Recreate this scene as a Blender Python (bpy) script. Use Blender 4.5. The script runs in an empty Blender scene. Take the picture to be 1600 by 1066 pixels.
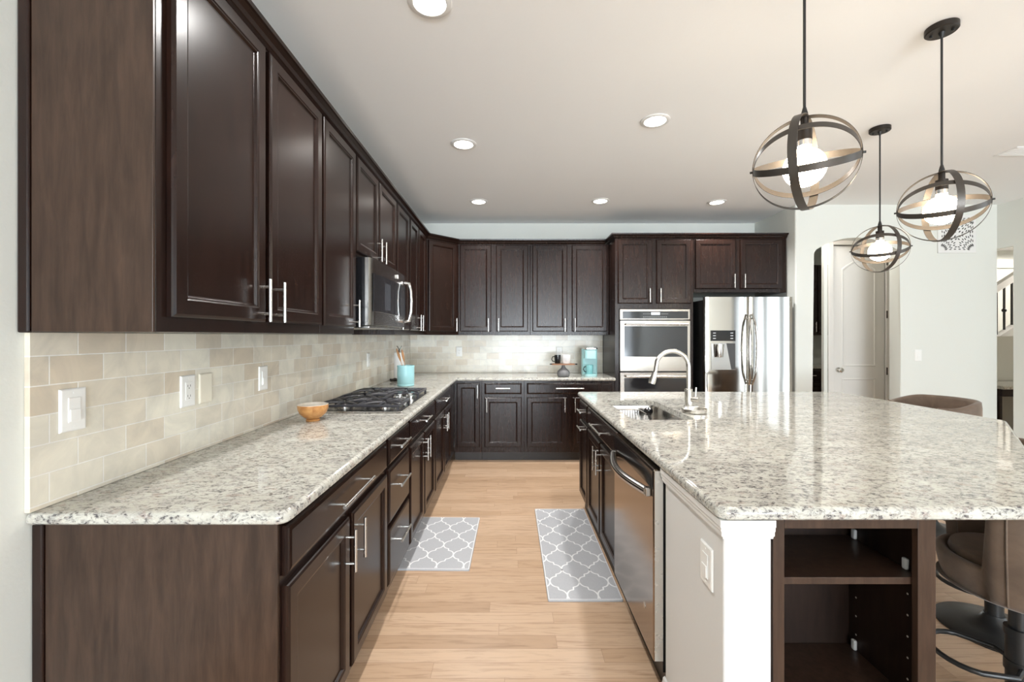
import bpy, bmesh, math, random
from mathutils import Vector, Matrix
random.seed(7)
C = bpy.context.scene.collection
S = bpy.context.scene
PI = math.pi
R = math.radians

# ------------------------------------------------------------------ camera, world, light, exposure
H = 1.365                      # eye height; the kitchen is laid out in metres, camera looks along +Y
cam_d = bpy.data.cameras.new('camera'); cam = bpy.data.objects.new('camera', cam_d); C.objects.link(cam)
cam.location = (0, 0, H); cam.rotation_euler = (PI/2, 0, 0)
cam_d.sensor_fit = 'HORIZONTAL'; cam_d.sensor_width = 36.0
cam_d.lens = 680.0/1600*36; cam_d.shift_x = 0.0025; cam_d.shift_y = -0.005
cam_d.clip_start = 0.05; cam_d.clip_end = 100
S.camera = cam

world = bpy.data.worlds.new('sky'); S.world = world; world.use_nodes = True
bg = world.node_tree.nodes['Background']; bg.inputs['Color'].default_value = (0.80, 0.90, 1.0, 1); bg.inputs['Strength'].default_value = 1.0
S.view_settings.view_transform = 'Standard'; S.view_settings.look = 'None'
S.view_settings.exposure = 0.69; S.view_settings.gamma = 1.0; S.view_settings.use_curve_mapping = False

def area_light(name, loc, rot, sx, sy, power, col):
    d = bpy.data.lights.new(name, 'AREA'); d.shape = 'RECTANGLE'; d.size = sx; d.size_y = sy
    d.energy = power; d.color = col
    o = bpy.data.objects.new(name, d); C.objects.link(o); o.location = loc; o.rotation_euler = rot
    return o
# daylight coming in through the window openings of the room (rear wall and right wall)
area_light('daylight_rear_window', (1.15, -8.05, 1.30), (R(90), 0, 0), 3.8, 2.5, 270, (0.84, 0.93, 1.0))
area_light('daylight_rear_window_side', (4.15, -8.05, 1.30), (R(90), 0, 0), 1.6, 2.5, 60, (0.84, 0.93, 1.0))
area_light('daylight_right_window', (5.45, 0.38, 1.25), (R(90), 0, R(90)), 2.4, 2.4, 30, (0.82, 0.93, 1.0))

# added fill lights outside the same windows, tilted up to brighten the ceiling
area_light('ceiling_fill_rear', (1.15, -8.9, 0.25), (R(128), 0, 0), 3.6, 1.4, 480, (0.82, 0.92, 1.0))
area_light('ceiling_fill_rear_side', (4.15, -8.9, 0.25), (R(128), 0, 0), 1.6, 1.4, 100, (0.82, 0.92, 1.0))
area_light('ceiling_fill_right', (6.3, 0.2, 0.2), (R(135), 0, R(90)), 1.8, 1.4, 16, (0.82, 0.92, 1.0))
S.cycles.max_bounces = 14; S.cycles.diffuse_bounces = 8; S.cycles.glossy_bounces = 6

# ------------------------------------------------------------------ material helpers
def newmat(name):
    m = bpy.data.materials.new(name); m.use_nodes = True
    nt = m.node_tree; b = nt.nodes['Principled BSDF']
    return m, nt, b
def sv(b, **k):
    for n, v in k.items():
        n = n.replace('_', ' ')
        if n in b.inputs:
            b.inputs[n].default_value = (*v, 1) if isinstance(v, tuple) and len(v) == 3 else v
def N(nt, t, **k):
    n = nt.nodes.new(t)
    for a, v in k.items():
        if hasattr(n, a): setattr(n, a, v)
    return n
def L(nt, a, b): nt.links.new(a, b)
def ramp(nt, fac, stops):
    r = N(nt, 'ShaderNodeValToRGB'); e = r.color_ramp.elements
    while len(e) < len(stops): e.new(0.5)
    for i, (p, c) in enumerate(stops):
        e[i].position = p; e[i].color = (*c, 1) if len(c) == 3 else c
    L(nt, fac, r.inputs[0]); return r
def coords(nt, scale=(1, 1, 1), rot=(0, 0, 0), kind='Object'):
    t = N(nt, 'ShaderNodeTexCoord'); m = N(nt, 'ShaderNodeMapping')
    m.inputs['Scale'].default_value = scale; m.inputs['Rotation'].default_value = rot
    L(nt, t.outputs[kind], m.inputs['Vector']); return m.outputs['Vector']
def noise(nt, vec, scale, detail=4, rough=.55, dist=0):
    n = N(nt, 'ShaderNodeTexNoise'); n.inputs['Scale'].default_value = scale
    n.inputs['Detail'].default_value = detail; n.inputs['Roughness'].default_value = rough
    n.inputs['Distortion'].default_value = dist
    if vec is not None: L(nt, vec, n.inputs['Vector'])
    return n
def bump(nt, b, h, strength, dist=.002):
    n = N(nt, 'ShaderNodeBump'); n.inputs['Strength'].default_value = strength; n.inputs['Distance'].default_value = dist
    L(nt, h, n.inputs['Height']); L(nt, n.outputs[0], b.inputs['Normal'])
def math_(nt, op, a, b=None):
    n = N(nt, 'ShaderNodeMath', operation=op)
    for i, v in enumerate((a, b)):
        if v is None: continue
        if isinstance(v, (int, float)): n.inputs[i].default_value = v
        else: L(nt, v, n.inputs[i])
    return n.outputs[0]
def mixc(nt, fac, a, b, mode='MIX'):
    n = N(nt, 'ShaderNodeMix', data_type='RGBA', blend_type=mode)
    for s, v in ((n.inputs[0], fac), (n.inputs[6], a), (n.inputs[7], b)):
        if isinstance(v, (int, float)): s.default_value = v
        elif isinstance(v, tuple): s.default_value = (*v, 1)
        else: L(nt, v, s)
    return n.outputs[2]

def plain(name, col, rough=.5, metal=0, **k):
    m, nt, b = newmat(name); sv(b, Base_Color=col, Roughness=rough, Metallic=metal, **k)
    n = noise(nt, coords(nt), 40, 3)       # slight unevenness of the finish
    r = N(nt, 'ShaderNodeMapRange'); r.inputs[3].default_value = max(0.02, rough-.03); r.inputs[4].default_value = rough+.04
    L(nt, n.outputs[0], r.inputs[0]); L(nt, r.outputs[0], b.inputs['Roughness'])
    return m

def wood(name, c1, c2, rough, axis='Z', scale=1.0, coat=0.0, spec=.5):
    m, nt, b = newmat(name)
    sc = {'Z': (9, 9, 1.1), 'X': (1.1, 9, 9), 'Y': (9, 1.1, 9)}[axis]
    v = coords(nt, tuple(s*scale for s in sc))
    n = noise(nt, v, 5, 6, .62, .35)
    n2 = noise(nt, coords(nt), 2.2, 2, .5)
    r = ramp(nt, n.outputs[0], [(.32, c1), (.70, c2)])
    c = mixc(nt, math_(nt, 'MULTIPLY', n2.outputs[0], .5), r.outputs[0], c1)
    L(nt, c, b.inputs['Base Color']); sv(b, Roughness=rough, Coat_Weight=coat, Coat_Roughness=.18, Specular_IOR_Level=spec)
    bump(nt, b, n.outputs[0], .06, .001)
    return m

M = {}
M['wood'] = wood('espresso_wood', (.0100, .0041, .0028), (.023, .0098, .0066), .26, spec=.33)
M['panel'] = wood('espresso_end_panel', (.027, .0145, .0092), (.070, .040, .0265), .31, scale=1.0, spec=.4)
M['dark_in'] = wood('espresso_interior', (.010, .0055, .004), (.026, .0135, .009), .42, spec=.25)
M['kick'] = plain('dark_toe_kick', (.018, .013, .011), .4)

def wall_paint(name, col, s=.12):
    m, nt, b = newmat(name); sv(b, Base_Color=col, Roughness=.75)
    v = coords(nt); n = noise(nt, v, 90, 3, .6); n2 = noise(nt, v, 30, 2)
    bump(nt, b, math_(nt, 'ADD', n.outputs[0], n2.outputs[0]), s, .003)
    return m
M['wall'] = wall_paint('wall_paint', (.69, .705, .668))
M['ceil'] = wall_paint('ceiling_paint', (.865, .878, .89), .1)
M['white'] = plain('white_trim_paint', (.74, .74, .73), .35)
M['knee'] = wall_paint('white_knee_wall_paint', (.70, .70, .69), .1)
M['door'] = plain('white_door_paint', (.68, .66, .63), .4)
M['plate'] = plain('white_plastic', (.82, .82, .80), .3)
M['bone'] = plain('bone_plastic', (.76, .72, .61), .35)
M['frame'] = plain('grey_window_frame', (.20, .21, .215), .4)
M['slot'] = plain('dark_slot', (.05, .05, .05), .5)

def steel(name, col, rough, axis=2, amt=.05):
    m, nt, b = newmat(name); sv(b, Base_Color=col, Metallic=1.0)
    sc = [160, 160, 160]; sc[axis] = 1.5
    n = noise(nt, coords(nt, tuple(sc)), 1.0, 3)
    r = N(nt, 'ShaderNodeMapRange'); r.inputs[3].default_value = rough-amt; r.inputs[4].default_value = rough+amt
    L(nt, n.outputs[0], r.inputs[0]); L(nt, r.outputs[0], b.inputs['Roughness'])
    return m
M['steel'] = steel('stainless_steel', (.50, .48, .455), .20)
M['fridge'] = steel('polished_stainless', (.54, .52, .485), .075, 2, .02)
M['dwsteel'] = steel('dark_bronze_stainless', (.30, .25, .21), .16, 1, .05)
M['nickel'] = plain('brushed_nickel', (.74, .73, .70), .26, 1)
M['oven_steel'] = steel('warm_stainless', (.40, .365, .33), .19, 0)
M['faucet'] = plain('satin_nickel', (.70, .68, .64), .25, 1)
M['chrome'] = plain('chrome', (.82, .82, .82), .1, 1)
M['oven_glass'] = plain('dark_oven_glass', (.018, .018, .02), .06)
M['black_gloss'] = plain('black_gloss', (.008, .008, .009), .12)
M['black'] = plain('matt_black_metal', (.012, .012, .012), .38)
M['iron'] = plain('cast_iron', (.035, .035, .042), .36)
M['band'] = plain('grey_brushed_band', (.075, .066, .058), .38, .6)
M['cord'] = plain('black_cord', (.012, .011, .010), .5)
M['bronze'] = plain('dark_bronze', (.03, .024, .02), .4, .6)
M['teal'] = plain('teal_glaze', (.33, .60, .64), .25)
M['teal2'] = plain('teal_plastic', (.36, .64, .66), .3)
M['grey_ceramic'] = plain('grey_ceramic', (.17, .17, .175), .5)
M['spoon'] = wood('spoon_wood', (.36, .17, .07), (.50, .27, .12), .5)
M['board'] = wood('board_wood', (.22, .10, .05), (.42, .22, .12), .5, 'X')
M['paper'] = plain('white_paper', (.86, .86, .85), .9)
M['bowl'] = None
M['suede'] = None

def granite():
    m, nt, b = newmat('granite')
    v = coords(nt, (1.0, 1.5, 1.5), (0, 0, R(12)))
    big = noise(nt, v, 6, 4, .6, .6)
    mid = noise(nt, v, 42, 5, .72, .8)
    fine = noise(nt, v, 125, 4, .65)
    base = ramp(nt, big.outputs[0], [(.30, (.60, .595, .545)), (.50, (.52, .51, .455)), (.72, (.43, .415, .38))])
    f1 = ramp(nt, mid.outputs[0], [(.47, (0, 0, 0)), (.57, (1, 1, 1))])
    c = mixc(nt, math_(nt, 'MULTIPLY', f1.outputs[0], .62), base.outputs[0], (.20, .19, .185))
    brn = noise(nt, v, 24, 5, .65, .4)
    f2 = ramp(nt, brn.outputs[0], [(.57, (0, 0, 0)), (.66, (1, 1, 1))])
    c = mixc(nt, math_(nt, 'MULTIPLY', f2.outputs[0], .40), c, (.27, .165, .135))
    s = math_(nt, 'ADD', math_(nt, 'MULTIPLY', mid.outputs[0], .58), math_(nt, 'MULTIPLY', fine.outputs[0], .42))
    f3 = ramp(nt, s, [(.545, (0, 0, 0)), (.60, (1, 1, 1))])
    c = mixc(nt, math_(nt, 'MULTIPLY', f3.outputs[0], .88), c, (.042, .036, .045))
    f4 = ramp(nt, fine.outputs[0], [(.30, (1, 1, 1)), (.44, (0, 0, 0))])
    c = mixc(nt, math_(nt, 'MULTIPLY', f4.outputs[0], .55), c, (.72, .72, .68))
    L(nt, c, b.inputs['Base Color']); sv(b, Roughness=.06, Specular_IOR_Level=.5)
    return m
M['granite'] = granite()

def tile(name, comp, off):
    m, nt, b = newmat(name)
    t = N(nt, 'ShaderNodeTexCoord'); s = N(nt, 'ShaderNodeSeparateXYZ'); L(nt, t.outputs['Object'], s.inputs[0])
    cb = N(nt, 'ShaderNodeCombineXYZ')
    L(nt, math_(nt, 'ADD', s.outputs[comp], off), cb.inputs[0]); L(nt, s.outputs[2], cb.inputs[1])
    br = N(nt, 'ShaderNodeTexBrick'); L(nt, cb.outputs[0], br.inputs['Vector'])
    br.offset = .5; br.inputs['Scale'].default_value = 1
    br.inputs['Brick Width'].default_value = .1535; br.inputs['Row Height'].default_value = .0772
    br.inputs['Mortar Size'].default_value = .0019; br.inputs['Mortar Smooth'].default_value = .3
    br.inputs['Bias'].default_value = -.15
    br.inputs['Color1'].default_value = (.76, .735, .645, 1); br.inputs['Color2'].default_value = (.60, .515, .405, 1)
    br.inputs['Mortar'].default_value = (.84, .83, .79, 1)
    v = coords(nt); n = noise(nt, v, 7, 6, .62, .8)
    r = ramp(nt, n.outputs[0], [(.35, (.86, .86, .86)), (.65, (1.06, 1.05, 1.03))])
    c = mixc(nt, 1.0, br.outputs['Color'], r.outputs[0], 'MULTIPLY')
    L(nt, c, b.inputs['Base Color']); sv(b, Roughness=.24)
    bump(nt, b, math_(nt, 'SUBTRACT', 1.0, br.outputs['Fac']), .5, .0015)
    return m
M['tile_left'] = tile('travertine_tile_left', 1, .0)
M['tile_back'] = tile('travertine_tile_back', 0, .05)

def floor_mat():
    m, nt, b = newmat('oak_planks')
    t = N(nt, 'ShaderNodeTexCoord'); s = N(nt, 'ShaderNodeSeparateXYZ'); L(nt, t.outputs['Object'], s.inputs[0])
    pw, pl = .0826, 1.05
    yr = math_(nt, 'DIVIDE', s.outputs[1], pw); row = math_(nt, 'FLOOR', yr)
    wn = N(nt, 'ShaderNodeTexWhiteNoise', noise_dimensions='1D'); L(nt, row, wn.inputs['W'])
    xr = math_(nt, 'ADD', math_(nt, 'DIVIDE', s.outputs[0], pl), math_(nt, 'MULTIPLY', wn.outputs['Value'], 7.3))
    col = math_(nt, 'FLOOR', xr)
    cb = N(nt, 'ShaderNodeCombineXYZ'); L(nt, row, cb.inputs[0]); L(nt, col, cb.inputs[1])
    w2 = N(nt, 'ShaderNodeTexWhiteNoise', noise_dimensions='2D'); L(nt, cb.outputs[0], w2.inputs['Vector'])
    base = ramp(nt, w2.outputs['Value'], [(0, (.43, .285, .18)), (.35, (.50, .34, .222)), (.7, (.56, .395, .27)), (1, (.47, .315, .20))])
    # grain, shifted per plank
    gv = N(nt, 'ShaderNodeCombineXYZ')
    L(nt, math_(nt, 'ADD', math_(nt, 'MULTIPLY', s.outputs[0], 2.0), math_(nt, 'MULTIPLY', w2.outputs['Value'], 31)), gv.inputs[0])
    L(nt, math_(nt, 'MULTIPLY', s.outputs[1], 26), gv.inputs[1])
    g = noise(nt, gv.outputs[0], 2.2, 6, .62, .9)
    gr = ramp(nt, g.outputs[0], [(.28, (.70, .65, .60)), (.5, (1, 1, 1)), (.8, (1.06, 1.05, 1.03))])
    c = mixc(nt, 1.0, base.outputs[0], gr.outputs[0], 'MULTIPLY')
    kn = noise(nt, gv.outputs[0], .9, 3, .5, 1.5)
    kr = ramp(nt, kn.outputs[0], [(.24, (1, 1, 1)), (.32, (0, 0, 0))])
    c = mixc(nt, math_(nt, 'MULTIPLY', kr.outputs[0], .35), c, (.22, .11, .05))
    fy = math_(nt, 'FRACT', yr); fx = math_(nt, 'FRACT', xr)
    gy = math_(nt, 'LESS_THAN', math_(nt, 'MINIMUM', fy, math_(nt, 'SUBTRACT', 1.0, fy)), .016)
    gx = math_(nt, 'LESS_THAN', math_(nt, 'MINIMUM', fx, math_(nt, 'SUBTRACT', 1.0, fx)), .0009)
    gap = math_(nt, 'MAXIMUM', gy, gx)
    c = mixc(nt, math_(nt, 'MULTIPLY', gap, .5), c, (.20, .11, .06))
    L(nt, c, b.inputs['Base Color']); sv(b, Roughness=.36)
    bump(nt, b, math_(nt, 'SUBTRACT', math_(nt, 'MULTIPLY', g.outputs[0], .15), gap), .25, .001)
    return m
M['floor'] = floor_mat()

def emit(name, col, st):
    m, nt, b = newmat(name); sv(b, Base_Color=col, Emission_Color=col, Emission_Strength=st); return m
M['bulb'] = emit('lit_bulb', (1.0, .82, .60), 30.0)
M['lens'] = emit('lit_downlight_lens', (1.0, .95, .88), 9.0)
M['display'] = emit('oven_display', (.55, .60, .65), .25)

def mottled(name, c1, c2, scale, rough, bumpst=.1, sheen=0):
    m, nt, b = newmat(name); n = noise(nt, coords(nt), scale, 6, .65, .5)
    r = ramp(nt, n.outputs[0], [(.3, c1), (.7, c2)]); L(nt, r.outputs[0], b.inputs['Base Color'])
    sv(b, Roughness=rough, Sheen_Weight=sheen); bump(nt, b, n.outputs[0], bumpst, .001); return m
M['bowl'] = mottled('amber_bowl_glaze', (.36, .14, .04), (.62, .33, .12), 26, .3)
M['suede'] = mottled('brown_suede', (.080, .050, .032), (.155, .103, .068), 9, .62, .1, .2)
M['mat'] = mottled('grey_mat', (.41, .415, .435), (.455, .46, .48), 120, .45)
M['matline'] = plain('white_mat_line', (.80, .80, .80), .5)
M['mug_white'] = plain('white_glaze', (.85, .85, .84), .25)
M['grey_print'] = plain('grey_print', (.42, .42, .46), .5)

# ------------------------------------------------------------------ mesh helpers
class MB:
    def __init__(s): s.bm = bmesh.new(); s.mi = 0; s.T = Matrix.Identity(4)
    def _v(s, p): return s.bm.verts.new(s.T @ Vector(p))
    def _f(s, vs, smooth=False):
        try: f = s.bm.faces.new(vs)
        except ValueError: return None
        f.material_index = s.mi; f.smooth = smooth; return f
    def box(s, x0, x1, y0, y1, z0, z1, bev=0.0, seg=2):
        x0, x1 = sorted((x0, x1)); y0, y1 = sorted((y0, y1)); z0, z1 = sorted((z0, z1))
        v = [s._v(p) for p in ((x0,y0,z0),(x1,y0,z0),(x1,y1,z0),(x0,y1,z0),(x0,y0,z1),(x1,y0,z1),(x1,y1,z1),(x0,y1,z1))]
        fs = [s._f([v[i] for i in q]) for q in ((3,2,1,0),(4,5,6,7),(0,1,5,4),(1,2,6,5),(2,3,7,6),(3,0,4,7))]
        if bev:
            es = list({e for f in fs for e in f.edges})
            r = bmesh.ops.bevel(s.bm, geom=es, offset=bev, segments=seg, profile=.5, affect='EDGES')
            for f in r['faces']: f.material_index = s.mi
        return s
    def loops(s, loops, closed=True, cap0=True, cap1=True, smooth=False):
        """skin a list of vertex loops (lists of points) one after another"""
        vs = [[s._v(p) for p in lp] for lp in loops]; n = len(vs[0])
        for a, b in zip(vs, vs[1:]):
            for i in range(n if closed else n-1):
                j = (i+1) % n; s._f([a[i], a[j], b[j], b[i]], smooth)
        if closed and cap0: s._f(vs[0][::-1])
        if closed and cap1: s._f(vs[-1])
        return vs
    def tube(s, pts, r, seg=10, closed=False, smooth=True, flat=None):
        pts = [Vector(p) for p in pts]; n = len(pts); rr = r if isinstance(r, (list, tuple)) else [r]*n
        lps = []; up = None
        for i, p in enumerate(pts):
            a = pts[(i-1) % n] if (closed or i) else p; b = pts[(i+1) % n] if (closed or i < n-1) else p
            t = (b-a).normalized()
            if up is None:
                up = t.cross(Vector((0, 0, 1)) if abs(t.z) < .9 else Vector((1, 0, 0))).normalized()
            up = (up - t*up.dot(t)).normalized(); w = t.cross(up)
            lps.append([p + (up*math.cos(2*PI*k/seg) + w*math.sin(2*PI*k/seg)*(flat or 1))*rr[i] for k in range(seg)])
        if closed: lps.append(lps[0]); s.loops(lps, True, False, False, smooth); bmesh.ops.remove_doubles(s.bm, verts=s.bm.verts[:], dist=1e-6)
        else: s.loops(lps, True, True, True, smooth)
        return s
    def cyl(s, p0, p1, r, seg=16, r1=None, smooth=True): return s.tube([p0, p1], [r, r if r1 is None else r1], seg, False, smooth)
    def lathe(s, prof, c=(0, 0, 0), seg=32, smooth=True, cap=True):
        lps = [[(c[0]+r*math.cos(2*PI*k/seg), c[1]+r*math.sin(2*PI*k/seg), c[2]+z) for k in range(seg)] for r, z in prof]
        s.loops(lps, True, cap, cap, smooth); return s
    def prism(s, poly, z0, z1):
        s.loops([[(x, y, z0) for x, y in poly], [(x, y, z1) for x, y in poly]]); return s
    def front(s, x0, x1, z0, z1, t=.02, y=0.0, frame=.055, raised=False):
        """a cabinet door or drawer front standing in front of plane y (towards -y), with a stepped recessed panel"""
        def rect(i, d): return [(x0+i, y-d, z0+i), (x1-i, y-d, z0+i), (x1-i, y-d, z1-i), (x0+i, y-d, z1-i)]
        if frame: prof = [(0, .001), (0, t-.007), (.003, t-.0035), (.009, t), (frame-.008, t), (frame-.004, t-.002), (frame, t-.003), (frame+.005, t-.011), (frame+.007, t-.0115)]
        else: prof = [(0, .001), (0, t-.009), (.006, t-.006), (.008, t-.0025), (.012, t-.0015), (.017, t)]
        s.loops([rect(*p) for p in prof]); return s
    def build(s, name, mat, parent=None, angle=35, props=None):
        me = bpy.data.meshes.new(name); bmesh.ops.recalc_face_normals(s.bm, faces=s.bm.faces[:])
        s.bm.to_mesh(me); s.bm.free()
        for m in (mat if isinstance(mat, (list, tuple)) else [mat]): me.materials.append(m)
        flags = [p.use_smooth for p in me.polygons]
        if any(flags):
            me.set_sharp_from_angle(angle=R(angle)); me.polygons.foreach_set('use_smooth', flags)
        o = bpy.data.objects.new(name, me); C.objects.link(o)
        if parent is not None: o.parent = parent
        return o

def tag(o, label=None, cat=None, group=None, kind=None):
    if label: o['label'] = label
    if cat: o['category'] = cat
    if group: o['group'] = group
    if kind: o['kind'] = kind
    return o
def thing(name, label, cat, loc=(0, 0, 0), rz=0, group=None):
    o = bpy.data.objects.new(name, None); C.objects.link(o); o.empty_display_size = .1
    o.location = loc; o.rotation_euler = (0, 0, rz); return tag(o, label, cat, group)
def single(name, mb, mat, loc, label, cat, group=None, rz=0, angle=35):
    o = mb.build(name, mat, None, angle); o.location = loc; o.rotation_euler = (0, 0, rz); return tag(o, label, cat, group)
def structure(name, mb, mat, parent=None):
    o = mb.build(name, mat, parent)
    if parent is None: o['kind'] = 'structure'
    return o
def copy_tree(o, parent=None):
    c = o.copy(); C.objects.link(c)
    if parent is not None: c.parent = parent
    for ch in list(o.children): copy_tree(ch, c)
    return c
def offset_poly(poly, d):
    n = len(poly); out = []
    for i in range(n):
        p0, p1, p2 = Vector(poly[i-1]), Vector(poly[i]), Vector(poly[(i+1) % n])
        a = (p1-p0).normalized(); b = (p2-p1).normalized()
        na, nb = Vector((-a.y, a.x)), Vector((-b.y, b.x))
        m = (na+nb); k = m.length_squared
        out.append(tuple(p1 + m*(2*d/k if k > 1e-6 else 0)))
    return out
def round_corner(p0, p1, p2, r, n=6):
    p0, p1, p2 = Vector(p0), Vector(p1), Vector(p2); a = (p0-p1).normalized(); b = (p2-p1).normalized()
    half = a.angle(b)/2; d = r/math.tan(half); c = p1+(a+b).normalized()*(r/math.sin(half))
    s, e = p1+a*d-c, p1+b*d-c; out = []
    tot = s.angle_signed(e)
    for i in range(n+1):
        v = s.copy(); v.rotate(Matrix.Rotation(-tot*i/n, 2)); out.append(tuple(c+v))
    return out

# ------------------------------------------------------------------ setting
CEIL = 2.746
WX, BY = -1.232, 5.344           # left wall and back wall surfaces
RX, AY = 5.13, 4.58              # right wall surface and the wall with the arch
def bx(name, mat, *b, bev=0): return structure(name, MB().box(*b, bev=bev), mat)
bx('floor', M['floor'], -1.5, 9.0, -8.0, 7.6, -.06, 0)
bx('ceiling', M['ceil'], -1.5, 9.0, -8.0, 7.6, CEIL, CEIL+.06)
bx('wall_left', M['wall'], WX-.12, WX, -7.99, 7.2, 0, CEIL)
bx('wall_back', M['wall'], WX, 3.06, BY, BY+.12, 0, CEIL)
bx('wall_fridge_side', M['wall'], 3.01, 3.13, AY+.141, BY-.001, 0, CEIL)
# wall with the arched opening
def arch_poly():
    xl, xr, zs, za = 3.19, 4.12, 2.245, 2.40
    P = [(3.01, 0), (xl, 0), (xl, zs)]
    w = xr-xl; rise = za-zs; rad = (w*w/4+rise*rise)/(2*rise); cz = za-rad; cx = (xl+xr)/2; a0 = math.asin(w/2/rad)
    P += [(cx+rad*math.sin(-a0+2*a0*i/20), cz+rad*math.cos(-a0+2*a0*i/20)) for i in range(1, 20)]
    return P + [(xr, zs), (xr, 0), (RX, 0), (RX, CEIL), (3.01, CEIL)]
mb = MB(); P = arch_poly()
mb.loops([[(x, AY, z) for x, z in P], [(x, AY+.14, z) for x, z in P]])
es = [e for e in mb.bm.edges if abs(e.verts[0].co.y-e.verts[1].co.y) < 1e-6 and e.verts[0].co.y < AY+.01
      and max(v.co.x for v in e.verts) < 4.13 and min(v.co.z for v in e.verts) < 2.7 and not (abs(e.verts[0].co.z) < 1e-4 and abs(e.verts[1].co.z) < 1e-4)]
bmesh.ops.bevel(mb.bm, geom=es, offset=.015, segments=4, profile=.5, affect='EDGES')
structure('wall_arch', mb, M['wall'])
# right wall with a window opening
def holed_wall(name, horizontal_axis, fixed0, fixed1, a0, a1, holes):
    mb = MB()
    def b(p, q, z0, z1):
        if q-p < 1e-4 or z1-z0 < 1e-4: return
        if horizontal_axis == 'y': mb.box(fixed0, fixed1, p, q, z0, z1)
        else: mb.box(p, q, fixed0, fixed1, z0, z1)
    cur = a0
    for (p, q, z0, z1) in holes:
        b(cur, p, 0, CEIL); b(p, q, 0, z0); b(p, q, z1, CEIL); cur = q
    b(cur, a1, 0, CEIL); return structure(name, mb, M['wall'])
holed_wall('wall_right', 'y', RX, RX+.14, -7.99, 4.43, [(-.78, 1.56, .08, 2.34)])
bx('wall_right_header', M['wall'], RX, RX+.03, 4.43, AY+.14, 2.28, CEIL)
holed_wall('wall_rear', 'x', -7.99, -7.85, WX, RX, [(-.7, 3.0, .10, 2.5), (3.4, 4.9, .10, 2.5)])
def window(name, axis, f, a0, a1, z0, z1, posts):
    fr = MB()
    def b(p, q, za, zb):
        if axis == 'y': fr.box(f, f+.08, p, q, za, zb)
        else: fr.box(p, q, f-.08, f, za, zb)
    b(a0, a1, z0, z0+.06); b(a0, a1, z1-.06, z1); b(a0, a0+.06, z0+.06, z1-.06); b(a1-.06, a1, z0+.06, z1-.06)
    for c, w in posts: b(c-w/2, c+w/2, z0+.06, z1-.06)
    return structure(name, fr, M['frame'])
window('window_1', 'y', RX+.03, -.778, 1.558, .082, 2.338, [(.06, .17), (.96, .14)])
window('window_2', 'x', -7.88, -.698, 2.998, .102, 2.498, [(.53, .08), (1.76, .08)])
window('window_3', 'x', -7.88, 3.402, 4.898, .102, 2.498, [(4.15, .08)])
# the hall behind the arch
bx('wall_hall_door', M['wall'], 3.757, 3.80, 5.2, 5.24, 0, CEIL)
mb = MB(); mb.box(4.55, 5.5, 5.2, 5.3, 0, CEIL); mb.box(3.80, 4.55, 5.2, 5.3, 2.47, CEIL); structure('wall_hall_side', mb, M['wall'])
bx('wall_hall_end', M['wall'], 3.0, 9.0, 7.05, 7.17, 0, CEIL)
bx('wall_hall_left', M['wall'], 3.01, 3.13, BY+.12, 7.05, 0, CEIL)
bx('wall_stair_end', M['wall'], 8.8, 8.92, 3.0, 7.05, 0, CEIL)
bx('wall_stair_near', M['wall'], RX+.14, 8.8, 3.0, 3.12, 0, CEIL)
bx('wall_hall_divider', M['wall'], 5.5, 5.6, 5.75, 7.05, 0, CEIL)

# hall door with two moulded panels
dX0, dX1 = 3.865, 4.485
dr = MB(); dr.box(dX0, dX1, 5.205, 5.245, .01, 2.44, bev=.002)
door = structure('door_1', dr, M['door'])
pm = MB()
def arched(i, top, arch):
    x0, x1 = dX0+.105+i, dX1-.105-i
    P = [(x0, 1.0+i if arch else .25+i), (x1, 1.0+i if arch else .25+i)]
    if arch:
        cx, w = (x0+x1)/2, x1-x0
        P += [(x1-(w*k/14), 2.17-i+.10*math.sin(PI*k/14)) for k in range(15)]
    else: P += [(x1, .86-i), (x0, .86-i)]
    return P
for arch in (True, False):
    pr = [(0, 5.2055), (.006, 5.199), (.014, 5.198), (.022, 5.203), (.03, 5.2045)]
    pm.loops([[(x, y, z) for x, z in arched(i, 0, arch)] for i, y in pr], True, False, True)
pm.build('door_panel', M['door'], door)
kb = MB(); kb.tube([(3.925, 5.204, .96), (3.925, 5.185, .96)], .03, 20); kb.tube([(3.925, 5.185, .96), (3.925, 5.15, .96)], .012, 12)
kb.tube([(3.925, 5.157, .96), (3.925, 5.150, .96), (3.925, 5.14, .96), (3.925, 5.13, .96)], [.014, .026, .029, .018], 20)
kb.build('door_knob', M['nickel'], door)
for z in (.945, 1.62, .3, 2.25):
    MB().box(4.484, 4.498, 5.172, 5.179, z-.045, z+.045, bev=.002).build('hinge', M['bronze'], door)
tr = MB()
tr.box(3.80, 3.86, 5.18, 5.199, 0, 2.51, bev=.004); tr.box(4.488, 4.56, 5.18, 5.199, 0, 2.51, bev=.004); tr.box(3.862, 4.486, 5.18, 5.199, 2.45, 2.51, bev=.004)
structure('trim_1', tr, M['door'])
bb = MB(); bb.box(4.13, RX-.02, AY-.014, AY-.001, 0, .1, bev=.003); structure('baseboard_arch', bb, M['white'])
bb = MB(); bb.box(RX-.014, RX-.001, 1.2, 4.42, 0, .1, bev=.003); structure('baseboard_right', bb, M['white'])

# ------------------------------------------------------------------ cabinets
def handle_mesh(o, x, z, ln, vertical, y=-.02):
    """steel bar pull on two posts, in front of the door face at y"""
    mb = MB(); off = y-.032; h = ln/2
    if vertical:
        mb.cyl((x, off, z-h), (x, off, z+h), .006, 12)
        for s in (-1, 1): mb.cyl((x, y+.001, z+s*(h-.028)), (x, off, z+s*(h-.028)), .0045, 10)
    else:
        mb.cyl((x-h, off, z), (x+h, off, z), .006, 12)
        for s in (-1, 1): mb.cyl((x+s*(h-.028), y+.001, z), (x+s*(h-.028), off, z), .0045, 10)
    return mb.build('handle', M['nickel'], o)

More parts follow.
